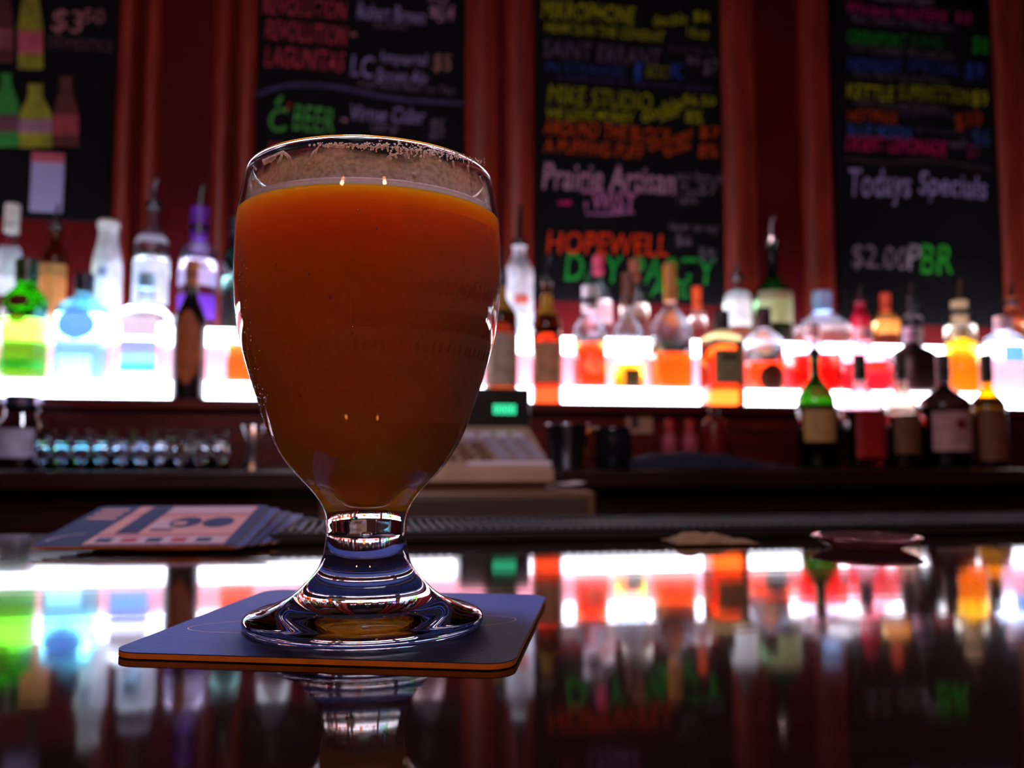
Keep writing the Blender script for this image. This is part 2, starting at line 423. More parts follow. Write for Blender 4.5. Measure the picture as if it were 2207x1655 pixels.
def paper(col):
    m = paint(col, 0.6)
    key = ('paper', m.name)
    if key not in MATS:
        m = m.copy(); m.name = 'translucent_label'; nt_ = m.node_tree
        tr = nt_.nodes.new('ShaderNodeBsdfTranslucent'); mx = nt_.nodes.new('ShaderNodeMixShader'); mx.inputs[0].default_value = 0.45
        tr.inputs[0].default_value = (*lin(col), 1)
        nt_.links.new(pri(m).outputs[0], mx.inputs[1]); nt_.links.new(tr.outputs[0], mx.inputs[2])
        nt_.links.new(mx.outputs[0], nt_.nodes['Material Output'].inputs[0]); MATS[key] = m
    return MATS[key]


def translucent(m, col, fac, alpha=None):
    nt_ = m.node_tree; tr = nt_.nodes.new('ShaderNodeBsdfTranslucent'); tr.inputs[0].default_value = (*lin(col), 1)
    mx = nt_.nodes.new('ShaderNodeMixShader'); mx.inputs[0].default_value = fac
    nt_.links.new(pri(m).outputs[0], mx.inputs[1]); nt_.links.new(tr.outputs[0], mx.inputs[2]); out = mx
    if alpha:
        tp = nt_.nodes.new('ShaderNodeBsdfTransparent'); m2_ = nt_.nodes.new('ShaderNodeMixShader')
        nt_.links.new(alpha, m2_.inputs[0]); nt_.links.new(tp.outputs[0], m2_.inputs[1]); nt_.links.new(mx.outputs[0], m2_.inputs[2]); out = m2_
    nt_.links.new(out.outputs[0], nt_.nodes['Material Output'].inputs[0])


def sup(e, zs, zn):
    return lambda z: e if z <= zs else (2.0 if z >= zn else e + (2.0 - e) * (z - zs) / (zn - zs))


def bottle(label, tier, x0, x1, ysh, ynk, ytop, nkpx, col, fill=None, liq=None, opaque=False, sq=2.0, labels=(), cap=None, pour=None, band=None, group='bottles on the lit display', cat='bottle', ycap=None):
    """x0,x1 body edges; ysh top of the straight body; ynk base of the neck; ytop top of the glass; nkpx neck half width;
    labels (y0, y1, colour, half angle); cap (colour, top y); pour colour of a spout"""
    Y, zb = TIER[tier]
    xc = (x0 + x1) / 2
    P = at(xc, ysh, Y); X0, X1 = at(x0, ysh, Y).x, at(x1, ysh, Y).x
    r = (X1 - X0) / 2 * 0.97
    zs, zn, zt = P.z - zb, at(xc, ynk, Y).z - zb, at(xc, ytop, Y).z - zb
    rn = max(0.007, nkpx * (X1 - X0) / (x1 - x0))
    t = thing('liquor_bottle', label, cat, ((X0 + X1) / 2, Y, zb), group=group)
    prof = [(r * 0.86, 0), (r * 0.97, 0.003), (r, 0.008), (r, zs * 0.5), (r, zs)]
    for k in range(1, 9):
        u = k / 8; s = u * u * (3 - 2 * u); prof.append((r + (rn - r) * s, zs + (zn - zs) * (u ** 0.85)))
    prof += [(rn, (zn + zt) / 2), (rn, zt - 0.006), (rn * 1.18, zt - 0.005), (rn * 1.18, zt)]
    e = sup(sq, zs, zn); n = 32

    def rad(z):
        for (ra, za), (rb, zb_) in zip(prof, prof[1:]):
            if za <= z <= zb_ and zb_ > za: return ra + (rb - ra) * (z - za) / (zb_ - za)
        return prof[-1][0]
    if opaque:
        obj('body', lathe([(0, 0)] + prof + [(0, zt)], n, sq=e), paint(col, 0.3), t, True)
    else:
        zf = (at(xc, fill, Y).z - zb) if fill else 0.004
        low = [(0, 0)] + [p for p in prof if p[1] < zf - 1e-4] + [(rad(zf), zf), (0, zf)]
        if fill: obj('filled_body', lathe(low, n, sq=e), glassy(liq or col), t, True)
        up = [(rad(zf), zf)] + [p for p in prof if p[1] > zf + 1e-4]
        inn = [(max(p[0] - 0.0025, 0.003), p[1]) for p in reversed(up)]
        obj('glass', lathe(up + inn, n, closed=True, sq=e), glassy(col), t, True)
    for lb in labels:
        ya, yb, lc, ha = lb[:4]; oval = len(lb) > 4
        z1, z0 = at(xc, ya, Y).z - zb, at(xc, yb, Y).z - zb
        bm = bmesh.new(); rows = []
        for k in range(11):
            z = z0 + (z1 - z0) * k / 10; hk = ha * (math.sqrt(max(0.02, 1 - (k / 5 - 1) ** 2)) if oval else 1.0); rr = rad(max(z, 0.004)); ee = e(z)
            row = []
            for i in range(15):
                a = -math.pi / 2 + hk * (-1 + 2 * i / 14); ca, sa = math.cos(a), math.sin(a)
                kk = (abs(ca) ** ee + abs(sa) ** ee) ** (-1 / ee) * (rr + 0.0009)
                row.append(bm.verts.new((kk * ca, kk * sa, z)))
            rows.append(row)
        for A, B in zip(rows, rows[1:]):
            for i in range(14): bm.faces.new((A[i], A[i + 1], B[i + 1], B[i]))
        obj('label', bm, paint(lc, 0.6) if opaque or tier in 'FC' else paper(lc), t, True)
    ztop = zt
    if cap:
        zc = at(xc, cap[1], Y).z - zb
        z0 = zt - min(0.02, (zc - zt) * 0.5 + 0.008)
        zc = max(zc, z0 + 0.012)
        rc = rn * 1.15
        obj('cap', lathe([(0, z0), (rc, z0), (rc, zc - 0.002), (rc * 0.92, zc), (0, zc)], 24), paint(cap[0], 0.35), t)
        ztop = zc
    if pour:
        zp = at(xc, pour[1], Y).z - zb
        bm = bmesh.new()
        lathe([(0, zt - 0.004), (rn * 1.25, zt - 0.004), (rn * 1.3, zt + 0.008), (rn * 0.7, zt + 0.014), (0, zt + 0.014)], 20, bm=bm)
        tube(bm, [(0, 0, zt + 0.01), (0, 0, zt + 0.01 + (zp - zt) * 0.45), (0.004, -0.002, zp - 0.004), (0.007, -0.004, zp)], [rn * 0.5, rn * 0.42, rn * 0.36, rn * 0.3])
        obj('pourer', bm, pour[0], t)
    return t


CL = (232, 240, 250)      # clear glass
PD = DARKSTEEL; PK = BLACK
# -- beside the paper beer bottles and the red panel
bottle('clear vodka bottle with white label, red seal and white cap behind the green gin bottle', 'B', -8, 52, 560, 515, 482, 14, CL, 600, CL, labels=[(535, 640, (225, 225, 235), 1.3), (520, 534, (170, 40, 50), .5)], cap=((205, 190, 185), 440))
bottle('squat green gin bottle with red seal and yellow medallion', 'A', 4, 106, 655, 612, 588, 22, (110, 225, 60), 690, (95, 205, 40), labels=[(640, 668, (120, 15, 20), .45, 1), (683, 702, (215, 190, 20), .35, 1), (778, 800, (60, 130, 40), 1.2)], cap=((25, 60, 25), 560))
bottle('amber bottle with plain tan label beside the green gin bottle', 'B', 88, 146, 560, 520, 490, 12, (190, 140, 90), 600, (200, 120, 60), labels=[(572, 700, (205, 140, 80), 1.5)], pour=(PD, 440))
bottle('pale blue square gin bottle with a lilac oval label', 'A', 126, 234, 672, 632, 612, 18, (190, 235, 250), 680, (130, 235, 248), sq=4.0, labels=[(672, 738, (150, 140, 215), .7, 1), (770, 822, (240, 245, 255), .6)], cap=((30, 30, 60), 590))
bottle('tall opaque white bottle with tapering neck', 'B', 196, 264, 590, 500, 482, 20, (240, 238, 245), opaque=True, labels=[(582, 602, (150, 150, 190), .3)], cap=((225, 205, 195), 476))
bottle('clear square bottle with a blue and beige sea view label', 'A', 256, 371, 690, 640, 606, 17, CL, 665, CL, sq=4.5, labels=[(690, 732, (190, 170, 170), .62), (740, 768, (130, 140, 220), .62), (768, 788, (130, 190, 240), .62), (788, 806, (60, 150, 225), .62)], cap=((160, 205, 230), 590))
bottle('clear bottle with a frosted white label and grey pourer in front of the red panel', 'B', 288, 368, 540, 480, 445, 15, CL, 560, CL, labels=[(565, 660, (230, 232, 245), 1.35), (512, 528, (215, 205, 215), 1.3)], pour=(PD, 385))
bottle('clear bottle with a bright violet neck sleeve', 'B', 386, 470, 545, 512, 496, 17, (225, 215, 245), 565, (215, 190, 245), labels=[(585, 620, (215, 205, 235), 1.4), (640, 690, (120, 60, 195), 1.3)], cap=((105, 40, 160), 446), pour=(PK, 400))
bottle('dark brown liqueur bottle with a tall orange label and gold collar', 'F', 374, 446, 700, 630, 590, 12, (24, 12, 14), opaque=True, labels=[(672, 830, (175, 85, 25), .85, 1), (604, 616, (170, 130, 40), 3.1)], cap=((190, 100, 40), 562))
bottle('teal glass bottle standing half behind the beer glass', 'B', 478, 540, 570, 520, 490, 14, (120, 190, 180), 600, (90, 170, 160), cap=((60, 60, 70), 470))
bottle('amber whiskey bottle half behind the beer glass', 'A', 490, 560, 740, 700, 670, 13, CL, 748, (225, 130, 40), sq=3.5, cap=((60, 40, 30), 650))
for i, xx in enumerate((610, 690, 770, 850, 930)):
    bottle('%s liquor bottle behind the beer glass' % ('milky white', 'clear', 'pale green', 'copper', 'rose tinted')[i], 'A' if i % 2 else 'B', xx - 34, xx + 34, 660 if i % 2 else 560, 610 if i % 2 else 510, 570 if i % 2 else 470, 12, CL, 690 if i % 2 else 580, ((235, 238, 248), CL, (190, 230, 180), (210, 120, 60), (230, 170, 180))[i], cap=((40, 40, 45), 550 if i % 2 else 450))
# -- behind the cash register and on to the end of the display
bottle('whiskey bottle with black and gold neck and cream label above the cash register', 'F', 1044, 1116, 690, 640, 600, 11, (120, 75, 40), 700, (90, 35, 12), labels=[(722, 832, (190, 165, 140), 1.2), (610, 672, (200, 150, 60), 3.1)], cap=((30, 22, 20), 580), pour=(PD, 540))
bottle('frosted white vodka bottle with tall dark pourer', 'B', 1088, 1150, 590, 545, 528, 13, (225, 232, 250), opaque=True, labels=[(640, 660, (220, 110, 90), .5)], pour=(PK, 440))
bottle('whiskey bottle with gold neck and peach label glowing red at its base', 'F', 1146, 1211, 705, 655, 604, 10, (150, 95, 50), 722, (150, 40, 14), labels=[(740, 828, (215, 150, 105), 1.3), (636, 680, (215, 160, 50), 3.1)], cap=((45, 30, 28), 604), pour=(PD, 552))
bottle('round shouldered bottle of red liquor with white cap', 'A', 1236, 1306, 712, 672, 652, 14, CL, 742, (235, 80, 25), labels=[(770, 808, (200, 140, 100), .6, 1)], cap=((235, 225, 235), 616), pour=(PD, 572))
bottle('short bottle of yellow liquor with a black animal label', 'A', 1322, 1386, 720, 672, 645, 11, CL, 786, (245, 185, 20), labels=[(798, 838, (40, 36, 20), .55)], cap=((120, 65, 40), 588))
bottle('wide bottle of orange whiskey with amber stopper', 'A', 1404, 1486, 715, 650, 632, 11, CL, 764, (245, 130, 25), sq=3.2, cap=((215, 140, 50), 568))
bottle('clear bottle with faint pink label behind the orange whiskey', 'B', 1262, 1318, 640, 600, 575, 10, CL, 650, (240, 220, 225), labels=[(655, 700, (230, 190, 200), 1.2)], cap=((210, 70, 110), 552))
bottle('grey glass bottle with copper stopper behind the yellow liquor', 'B', 1336, 1398, 650, 612, 590, 10, (190, 195, 205), 660, (220, 190, 170), cap=((150, 85, 60), 560))
bottle('slim bottle with bright orange stopper', 'B', 1484, 1522, 680, 662, 650, 8, (235, 215, 215), 685, (235, 190, 180), cap=((215, 75, 25), 618))
bottle('square bottle with khaki label and dark stopper glowing orange below', 'F', 1514, 1596, 735, 708, 694, 14, (225, 215, 180), 748, (215, 75, 20), sq=4.0, labels=[(758, 830, (165, 150, 105), .7), (766, 780, (70, 60, 40), .4)], cap=((45, 32, 30), 670))
bottle('bottle with tall plain white label beside the green wine bottle', 'B', 1560, 1616, 640, 620, 600, 10, CL, 650, (225, 235, 210), labels=[(632, 706, (230, 232, 245), 1.4)], pour=(PD, 570))
bottle('tall green wine bottle with cream label', 'B', 1626, 1704, 640, 590, 520, 11, (60, 120, 60), 650, (70, 140, 70), labels=[(632, 700, (205, 200, 170), 1.3)], pour=(STEEL, 468))
bottle('rounded cognac bottle with a dark oval label', 'A', 1606, 1686, 740, 706, 690, 13, CL, 782, (240, 110, 25), labels=[(788, 848, (40, 22, 14), .7, 1)], cap=((60, 30, 40), 664))
bottle('broad white bottle with pale blue cap', 'B', 1716, 1830, 715, 665, 655, 16, (238, 242, 252), 705, (245, 248, 255), cap=((150, 185, 235), 628))
bottle('bottle of ruby red liquor behind the green whiskey bottle', 'A', 1700, 1802, 765, 735, 715, 13, CL, 770, (225, 25, 15), sq=3.0, cap=((230, 225, 235), 700))
bottle('slim bottle with crimson neck', 'B', 1836, 1872, 690, 660, 650, 9, (190, 20, 50), opaque=True, cap=((160, 25, 50), 640), pour=(PD, 616))
bottle('bottle with an orange cap and apricot label', 'B', 1884, 1934, 690, 668, 655, 9, (235, 200, 160), 695, (240, 170, 90), labels=[(690, 722, (240, 175, 95), 1.3)], cap=((210, 75, 45), 632))
bottle('low bottle of rose coloured liqueur with orange seal', 'A', 1812, 1914, 778, 742, 722, 14, (240, 190, 200), 790, (205, 50, 60), labels=[(790, 802, (215, 130, 60), .4)], cap=((225, 220, 235), 706))
bottle('black bottle with a white chevron on its neck', 'B', 1940, 1984, 690, 672, 660, 11, (28, 26, 34), opaque=True, labels=[(676, 688, (190, 190, 205), 1.2)], cap=((40, 38, 46), 640), pour=(PD, 612))
bottle('dark chocolate brown square bottle on the lower glowing step', 'A', 1926, 2006, 770, 740, 722, 13, (60, 32, 30), opaque=True, sq=3.5, labels=[(730, 738, (205, 200, 225), 1.2)], cap=((200, 190, 220), 706))
bottle('squat clear bottle with a tan and green cap', 'B', 2040, 2098, 705, 690, 676, 13, (220, 205, 190), 705, (225, 215, 190), cap=((190, 160, 125), 648), pour=(PD, 600))
bottle('golden yellow bottle with bright lemon shoulder', 'A', 2040, 2102, 745, 728, 718, 14, (250, 225, 90), 748, (215, 150, 15), cap=((235, 225, 190), 705))
bottle('clear bottle with sky blue label', 'A', 2126, 2200, 735, 712, 700, 14, CL, 742, (225, 238, 250), labels=[(748, 784, (100, 160, 225), .7)], cap=((235, 190, 210), 682))
bottle('brown bottle with orange neck label at the end of the display', 'B', 2156, 2206, 690, 668, 655, 10, (120, 60, 35), 695, (190, 110, 60), labels=[(668, 700, (215, 110, 60), 1.4)], cap=((170, 80, 50), 640), pour=(PD, 612))
bottle('pale straw bottle past the sky blue label', 'A', 2212, 2280, 735, 705, 690, 13, CL, 742, (240, 215, 150), cap=((60, 50, 50), 670))
# -- on the dark counter in front of the display
G2 = 'bottles on the back counter'
bottle('green whiskey bottle with pourer and cream label on the back counter', 'C', 1720, 1796, 870, 805, 766, 9, (70, 120, 40), 880, (44, 64, 22), labels=[(884, 952, (200, 150, 85), 1.15), (838, 858, (170, 160, 40), .8)], pour=(PK, 720), group=G2)
bottle('red labelled square bottle beside the green whiskey bottle', 'C', 1816, 1894, 880, 830, 800, 11, (215, 200, 205), 890, (110, 20, 20), sq=4, labels=[(892, 986, (165, 18, 18), .75)], cap=((24, 20, 24), 764), group=G2)
bottle('amber bottle with a mottled label beside the red labelled bottle', 'C', 1912, 1976, 890, 830, 800, 10, (200, 180, 170), 900, (120, 70, 30), labels=[(896, 978, (110, 66, 40), 1.1)], cap=((20, 18, 22), 762), group=G2)
bottle('broad dark bottle with a big pale rose label and red crest', 'C', 1986, 2084, 875, 830, 800, 11, (60, 40, 40), 885, (40, 22, 20), labels=[(888, 972, (190, 140, 135), 1.1), (904, 928, (120, 20, 30), .22, 1)], cap=((22, 20, 26), 764), group=G2)
bottle('slender yellow bottle with brown label at the counter end', 'C', 2096, 2162, 880, 835, 805, 10, (240, 195, 30), 860, (190, 120, 20), labels=[(888, 992, (120, 66, 40), 1.2)], cap=((24, 20, 22), 764), group=G2)
bottle('dark red flask beside the red topped squeeze bottles', 'C', 1512, 1566, 915, 896, 884, 9, (110, 14, 16), opaque=True, cap=((60, 12, 14), 876), group=G2)
for x0, nm in ((1426, 'red topped pink squeeze bottle near the tan note'), (1470, 'red topped pink squeeze bottle beside the dark towel')):
    bottle(nm, 'C', x0, x0 + 34, 950, 930, 915, 8, (170, 70, 85), opaque=True, cap=((190, 20, 28), 904), group='squeeze bottles on the back counter')
nt = at(1378, 934, 1.698)
nte = thing('paper_note', 'small tan printed note stuck on the mahogany fascia', 'note', (nt.x, 1.697, nt.z), group=None)
obj('sheet', box(-0.028, 0.028, 0, 0.002, 0, 0.045), mat('tan_paper', (160, 120, 95), 0.8), nte)
obj('print', box(-0.018, -0.002, -0.001, 0, 0.01, 0.035), mat('dark_print', (60, 40, 40), 0.8), nte)

# ---------------------------------------------------------------- things on the back counter
CG = mat('drinking_glass', (240, 244, 252), 0.02, trans=1, ior=1.48)


def tumbler(label, x, y, z, r, h, group):
    prof = [(0, 0), (r * .9, 0), (r * .98, 0.002), (r * 0.86, h * .5), (r * 0.78, h - 0.008), (r * 0.76, h), (0, h), ]
    inn = [(0, h - 0.009), (r * 0.66, h - 0.010), (r * 0.76, h * .5), (r * 0.88, 0.0)]
    t = thing('shot_glass', label, 'glass', (x, y, z), group=group)
    pr = [(r * .98, 0)] + [(r * 0.9, h * .5), (r * 0.8, h - 0.004), (r * 0.74, h), (0, h), (0, h - 0.011), (r * 0.64, h - 0.012), (r * 0.78, h * .5), (r * 0.89, 0)]
    obj('glass_body', lathe(pr, 24, closed=True), CG, t, True)
    return t


ORD = 'first second third fourth fifth sixth seventh eighth ninth tenth'.split()
for row in range(2):
    for i in range(10):
        p = at(88 + i * 43, 980, 1.53 + row * 0.06)
        tumbler('%s shot glass upside down on the counter, %s from the silver lidded jar' % (('shorter front row', 'taller back row')[row], ORD[i]), p.x, 1.53 + row * 0.06, CNT_Z, 0.0165, 0.055 + 0.012 * row, 'upturned shot glasses on the back counter')

p = at(40, 990, 1.56)
jar = thing('glass_jar', 'clear jar with silver lid and white label beside the shot glasses', 'jar', (p.x - 0.012, 1.60, CNT_Z))
obj('jar_glass', lathe([(0, 0), (0.036, 0), (0.038, 0.004), (0.038, 0.075), (0.028, 0.095), (0.028, 0.105), (0.0255, 0.105), (0.0255, 0.094), (0.035, 0.074), (0.035, 0.005), (0, 0.004)], 32), CG, jar, True)
obj('lid', lathe([(0, 0.1052), (0.029, 0.1052), (0.031, 0.11), (0.031, 0.122), (0.026, 0.126), (0, 0.126)], 32), mat('silver_lid', (170, 170, 200), 0.25, metal=1), jar)
bm = bmesh.new(); rows = []
for z in (0.02, 0.068):
    rows.append([bm.verts.new((0.0388 * math.cos(-1.6 + 0.9 * (i / 6 - .5) * 2), 0.0388 * math.sin(-1.6 + 0.9 * (i / 6 - .5) * 2), z)) for i in range(7)])
for i in range(6): bm.faces.new((rows[0][i], rows[0][i + 1], rows[1][i + 1], rows[1][i]))
obj('label', bm, paint((190, 190, 225), 0.5), jar)

p = at(545, 985, 1.55)
jg = thing('jigger', 'steel double ended jigger on the counter beside the beer', 'jigger', (p.x, 1.55, CNT_Z))
obj('cups', lathe([(0, 0.03), (0.016, 0.002), (0.018, 0), (0.018, 0.001), (0.006, 0.034), (0.021, 0.075), (0.0205, 0.0755), (0.005, 0.036), (0, 0.036)], 28), STEEL, jg, True)

# cash register on a low underbar stand
RX0, RX1, RZ = at(690, 1100, 1.12).x, at(1280, 1100, 1.12).x, -0.045
st = thing('underbar_stand', 'dark low stand beneath the cash register', 'stand', ((RX0 + RX1) / 2, 1.25, -1.05))
obj('stand_top', box(-0.30, 0.30, -0.18, 0.15, 1.05 + RZ - 0.03, 1.05 + RZ, 0.003), DARKWOOD, st)
for sx in (-1, 1):
    for sy in (-0.16, 0.13):
        obj('leg', box(sx * 0.28 - 0.02, sx * 0.28 + 0.02, sy - 0.015, sy + 0.015, 0, 1.05 + RZ - 0.03), DARKWOOD, st)
BEIGE = mat('beige_plastic', (176, 142, 116), 0.5, noise=(20, (160, 126, 102)))
DRAW = mat('brown_metal_drawer', (96, 66, 44), 0.45)
reg = thing('cash_register', 'beige cash register with sloping keyboard and green lit display', 'cash register', ((RX0 + RX1) / 2, 1.14, RZ))
hw = (RX1 - RX0) / 2
obj('cash_drawer', box(-hw, hw, -0.03, 0.24, 0, 0.048, 0.004), DRAW, reg)
fr = obj('drawer_front', box(-hw + 0.012, hw - 0.012, -0.034, -0.03, 0.006, 0.040, 0.001), mat('dark_drawer_front', (58, 44, 34), 0.5), reg)
obj('lock', lathe([(0, -0.002), (0.006, -0.002), (0.006, 0.002), (0, 0.003)], 16), STEEL, fr)
fr.children[0].location = (-hw + 0.05, -0.036, 0.026); fr.children[0].rotation_euler = (math.pi / 2, 0, 0)


def wedge(bm, x0a, x1a, x0b, x1b, y0, y1, zb0, zf, zbk):
    q = [(x0a, y0, zb0), (x1a, y0, zb0), (x1b, y1, zb0), (x0b, y1, zb0), (x0a, y0, zf), (x1a, y0, zf), (x1b, y1, zbk), (x0b, y1, zbk)]
    v = [bm.verts.new(p) for p in q]
    for f in ((0, 1, 2, 3), (4, 5, 6, 7), (0, 1, 5, 4), (1, 2, 6, 5), (2, 3, 7, 6), (3, 0, 4, 7)): bm.faces.new([v[i] for i in f])
    return bm


kw = at(1195, 1020, 1.13).x - reg.location.x
zf = at(1100, 1012, 1.13).z - RZ; zk = at(1100, 918, 1.34).z - RZ
zu = at(1100, 1042, 1.13).z - RZ
kwb = at(1140, 918, 1.34).x - reg.location.x
obj('lower_body', wedge(bmesh.new(), -kw + 0.02, kw - 0.01, -kw + 0.03, kw - 0.03, 0.0, 0.21, 0.048, zu, zu), DRAW, reg)
bm = wedge(bmesh.new(), -kw, kw, -kw + 0.01, kwb, -0.01, 0.20, zu, zf, zk)
bmesh.ops.recalc_face_normals(bm, faces=bm.faces); bmesh.ops.bevel(bm, geom=bm.edges[:], offset=0.003, segments=2, affect='EDGES')
kb = obj('keyboard_housing', bm, BEIGE, reg)
sl = (zk - zf) / 0.21
KEYM = [mat('grey_key', (150, 135, 150), 0.5), mat('brown_key', (110, 74, 62), 0.5), mat('white_key', (200, 185, 195), 0.5)]
kme = bpy.data.meshes.new('key'); bmk = box(-0.009, 0.009, -0.010, 0.010, 0, 0.006, 0.001); bmk.to_mesh(kme); bmk.free()
kmes = []
for mm in KEYM:
    k2 = kme.copy(); k2.materials.append(mm); kmes.append(k2)
for r_ in range(5):
    for cI in range(11):
        x = kwb - 0.03 - cI * 0.0245 + (4 - r_) * 0.003; y = 0.035 + r_ * 0.026
        if x < -kw + 0.03: continue
        o = bpy.data.objects.new('key', kmes[1 if 3 <= cI <= 6 and r_ < 3 else (2 if r_ == 4 or cI > 7 else 0)]); COL.objects.link(o); o.parent = kb
        o.location = (x, y, zf + sl * (y + 0.01)); o.rotation_euler = (math.atan(sl), 0, 0)
obj('receipt_cover', box(kwb - 0.12, kwb - 0.005, 0.005, 0.022, zf + sl * 0.015, zf + sl * 0.015 + 0.006, 0.002), KEYM[2], reg)
dx0, dx1 = at(985, 880, 1.40).x - reg.location.x, at(1128, 880, 1.40).x - reg.location.x
dz0, dz1 = at(1060, 918, 1.40).z - RZ, at(1060, 842, 1.40).z - RZ
ds = obj('display_housing', box(dx0, dx1, 0.20, 0.275, dz0 - 0.004, dz1, 0.004), BLACK, reg)
obj('display_pole', box((dx0 + dx1) / 2 - 0.02, (dx0 + dx1) / 2 + 0.02, 0.205, 0.245, 0.04, dz0), BLACK, reg)
GLOW = mat('green_digits', (20, 80, 60), 0.5, emit=(60, 255, 180), estr=1.5)
segs = {'0': 'abcdef', '.': '', '2': 'abged'}
bm = bmesh.new()
gx0 = at(1064, 880, 1.34).x - reg.location.x; gw = (at(1114, 880, 1.34).x - at(1064, 880, 1.34).x) / 4.0
gz = at(1090, 882, 1.34).z - RZ; gh = 0.0145
for k, ch in enumerate('0.00'.replace('.', '0')[:4]):
    a, b = gx0 + k * gw, gx0 + k * gw + gw * 0.74; tk = 0.0022
    for s_ in segs[ch]:
        q = {'a': (a, b, gz + gh / 2 - tk, gz + gh / 2), 'd': (a, b, gz - gh / 2, gz - gh / 2 + tk), 'g': (a, b, gz - tk / 2, gz + tk / 2), 'b': (b - tk, b, gz, gz + gh / 2), 'c': (b - tk, b, gz - gh / 2, gz), 'f': (a, a + tk, gz, gz + gh / 2), 'e': (a, a + tk, gz - gh / 2, gz)}[s_]
        add_box(bm, q[0], q[1], 0.1985, 0.2005, q[2], q[3])
obj('digit_readout', bm, GLOW, ds)

p = at(1215, 1064, 1.2)
pp = thing('receipt_slip', 'curled white receipt slip lying on the cash drawer', 'receipt', (p.x, 1.20, RZ + 0.0485))
bm = bmesh.new(); L = []
for i in range(7):
    t_ = i / 6; L.append([bm.verts.new((-0.024 + 0.048 * t_, yy, 0.0005 + 0.012 * (t_ - .5) ** 2 + 0.006)) for yy in (-0.03, 0.04)])
for A, B in zip(L, L[1:]): bm.faces.new((A[0], B[0], B[1], A[1]))
sl_ = obj('slip', bm, mat('receipt_paper', (215, 195, 200), 0.7), pp, True)
md = sl_.modifiers.new('thick', 'SOLIDIFY'); md.thickness = 0.0006

p = at(1222, 1000, 1.50)
sh = thing('shaker_tin', 'steel cocktail shaker tin beside the cash register', 'shaker', (p.x, 1.50, CNT_Z))
obj('cup', lathe([(0, 0), (0.026, 0), (0.027, 0.002), (0.038, 0.078), (0.0395, 0.080), (0.037, 0.080), (0.0255, 0.003), (0, 0.002)], 36), STEEL, sh, True)
p = at(1322, 1000, 1.50)
pi = thing('dark_pitcher', 'black pitcher with curved brass handle on the back counter', 'pitcher', (p.x, 1.50, CNT_Z))
obj('vessel', lathe([(0, 0), (0.030, 0), (0.033, 0.003), (0.035, 0.055), (0.031, 0.070), (0.033, 0.076), (0.029, 0.076), (0.032, 0.05), (0.03, 0.005), (0, 0.005)], 36), mat('black_enamel', (16, 16, 20), 0.2), pi, True)
obj('handle', tube(bmesh.new(), [(-0.030, -0.004, 0.070), (-0.048, -0.006, 0.068), (-0.055, -0.006, 0.050), (-0.050, -0.005, 0.026), (-0.033, -0.004, 0.016)], 0.0045), mat('brass', (200, 130, 50), 0.3, metal=1), pi, True)

# dark towel heaped on the counter
p0, p1 = at(1345, 1000, 1.50), at(1700, 1005, 1.50)
bm = bmesh.new(); NX, NY = 36, 10; g = []
for i in range(NX + 1):
    u = i / NX; row = []
    for j in range(NY + 1):
        v = j / NY
        hgt = 0.034 * (math.sin(math.pi * min(1, u * 1.12 + 0.02)) ** 0.5 if u < 0.87 else max(0, (1 - u) / 0.13) * 0.6) * math.sin(math.pi * v) ** 0.6
        hgt *= 1 - 0.45 * u
        row.append(bm.verts.new((p0.x + (p1.x - p0.x) * u, 1.455 + 0.10 * v + 0.006 * math.sin(9 * u), CNT_Z + 0.0008 + max(0, hgt) + 0.002 * math.sin(30 * u + 5 * v) * (hgt > 0.004))))
    g.append(row)
for i in range(NX):
    for j in range(NY): bm.faces.new((g[i][j], g[i + 1][j], g[i + 1][j + 1], g[i][j + 1]))
tw = obj('bar_towel', bm, mat('navy_cloth', (22, 26, 48), 0.85, noise=(50, (14, 16, 32))), None, True)
md = tw.modifiers.new('thick', 'SOLIDIFY'); md.thickness = 0.003; md.offset = 1
tag(tw, 'dark navy bar towel heaped along the back counter', 'towel')

# ---------------------------------------------------------------- on the polished bar, far side
pm = on_bar(592, 1166); ME = 1.75
mt = thing('bar_mat', 'long black ribbed rubber bar mat along the far edge of the bar', 'mat', (pm.x, 0.497, 0.0))
RUB = mat('black_rubber', (12, 12, 14), 0.6)
obj('base', box(0, ME - pm.x, 0, 0.085, 0.0003, 0.005, 0.001), RUB, mt)
obj('rim', box(0, ME - pm.x, 0.080, 0.085, 0.005, 0.009, 0.001), RUB, mt)
obj('front_lip', box(0, ME - pm.x, 0.0, 0.003, 0.005, 0.007, 0.0008), RUB, mt)
bm = bmesh.new(); nr = 330
for i in range(nr):
    x = 0.004 + (ME - pm.x - 0.008) * i / nr
    add_box(bm, x, x + 0.0018, 0.003, 0.078, 0.0048, 0.008)
rb = obj('ribs', bm, RUB, mt); rb['kind'] = 'stuff'

p = on_bar(1520, 1166)
nk = thing('crumpled_napkin', 'low crumpled tan paper napkin at the edge of the rubber mat', 'napkin', (p.x - 0.004, p.y - 0.016, 0.0005))
bm = bmesh.new(); g = []
for i in range(17):
    row = []
    for j in range(9):
        u, v = i / 16, j / 8
        h = 0.0055 * math.sin(math.pi * v) * (math.sin(math.pi * u ** 0.6)) + 0.0012 * math.sin(17 * u + 3 * v) * math.sin(11 * v)
        row.append(bm.verts.new((-0.024 + 0.048 * u, -0.014 + 0.028 * v, max(0.0003, h))))
    g.append(row)
for i in range(16):
    for j in range(8): bm.faces.new((g[i][j], g[i + 1][j], g[i + 1][j + 1], g[i][j + 1]))
o = obj('folded_paper', bm, mat('tan_napkin', (104, 74, 48), 0.85), nk, True)
md = o.modifiers.new('thick', 'SOLIDIFY'); md.thickness = 0.0006; md.offset = 1
p = on_bar(1862, 1168)
dish = thing('glass_dish', 'shallow rose tinted glass dish at the far edge of the bar', 'dish', (p.x - 0.016, p.y - 0.028, 0.0004))
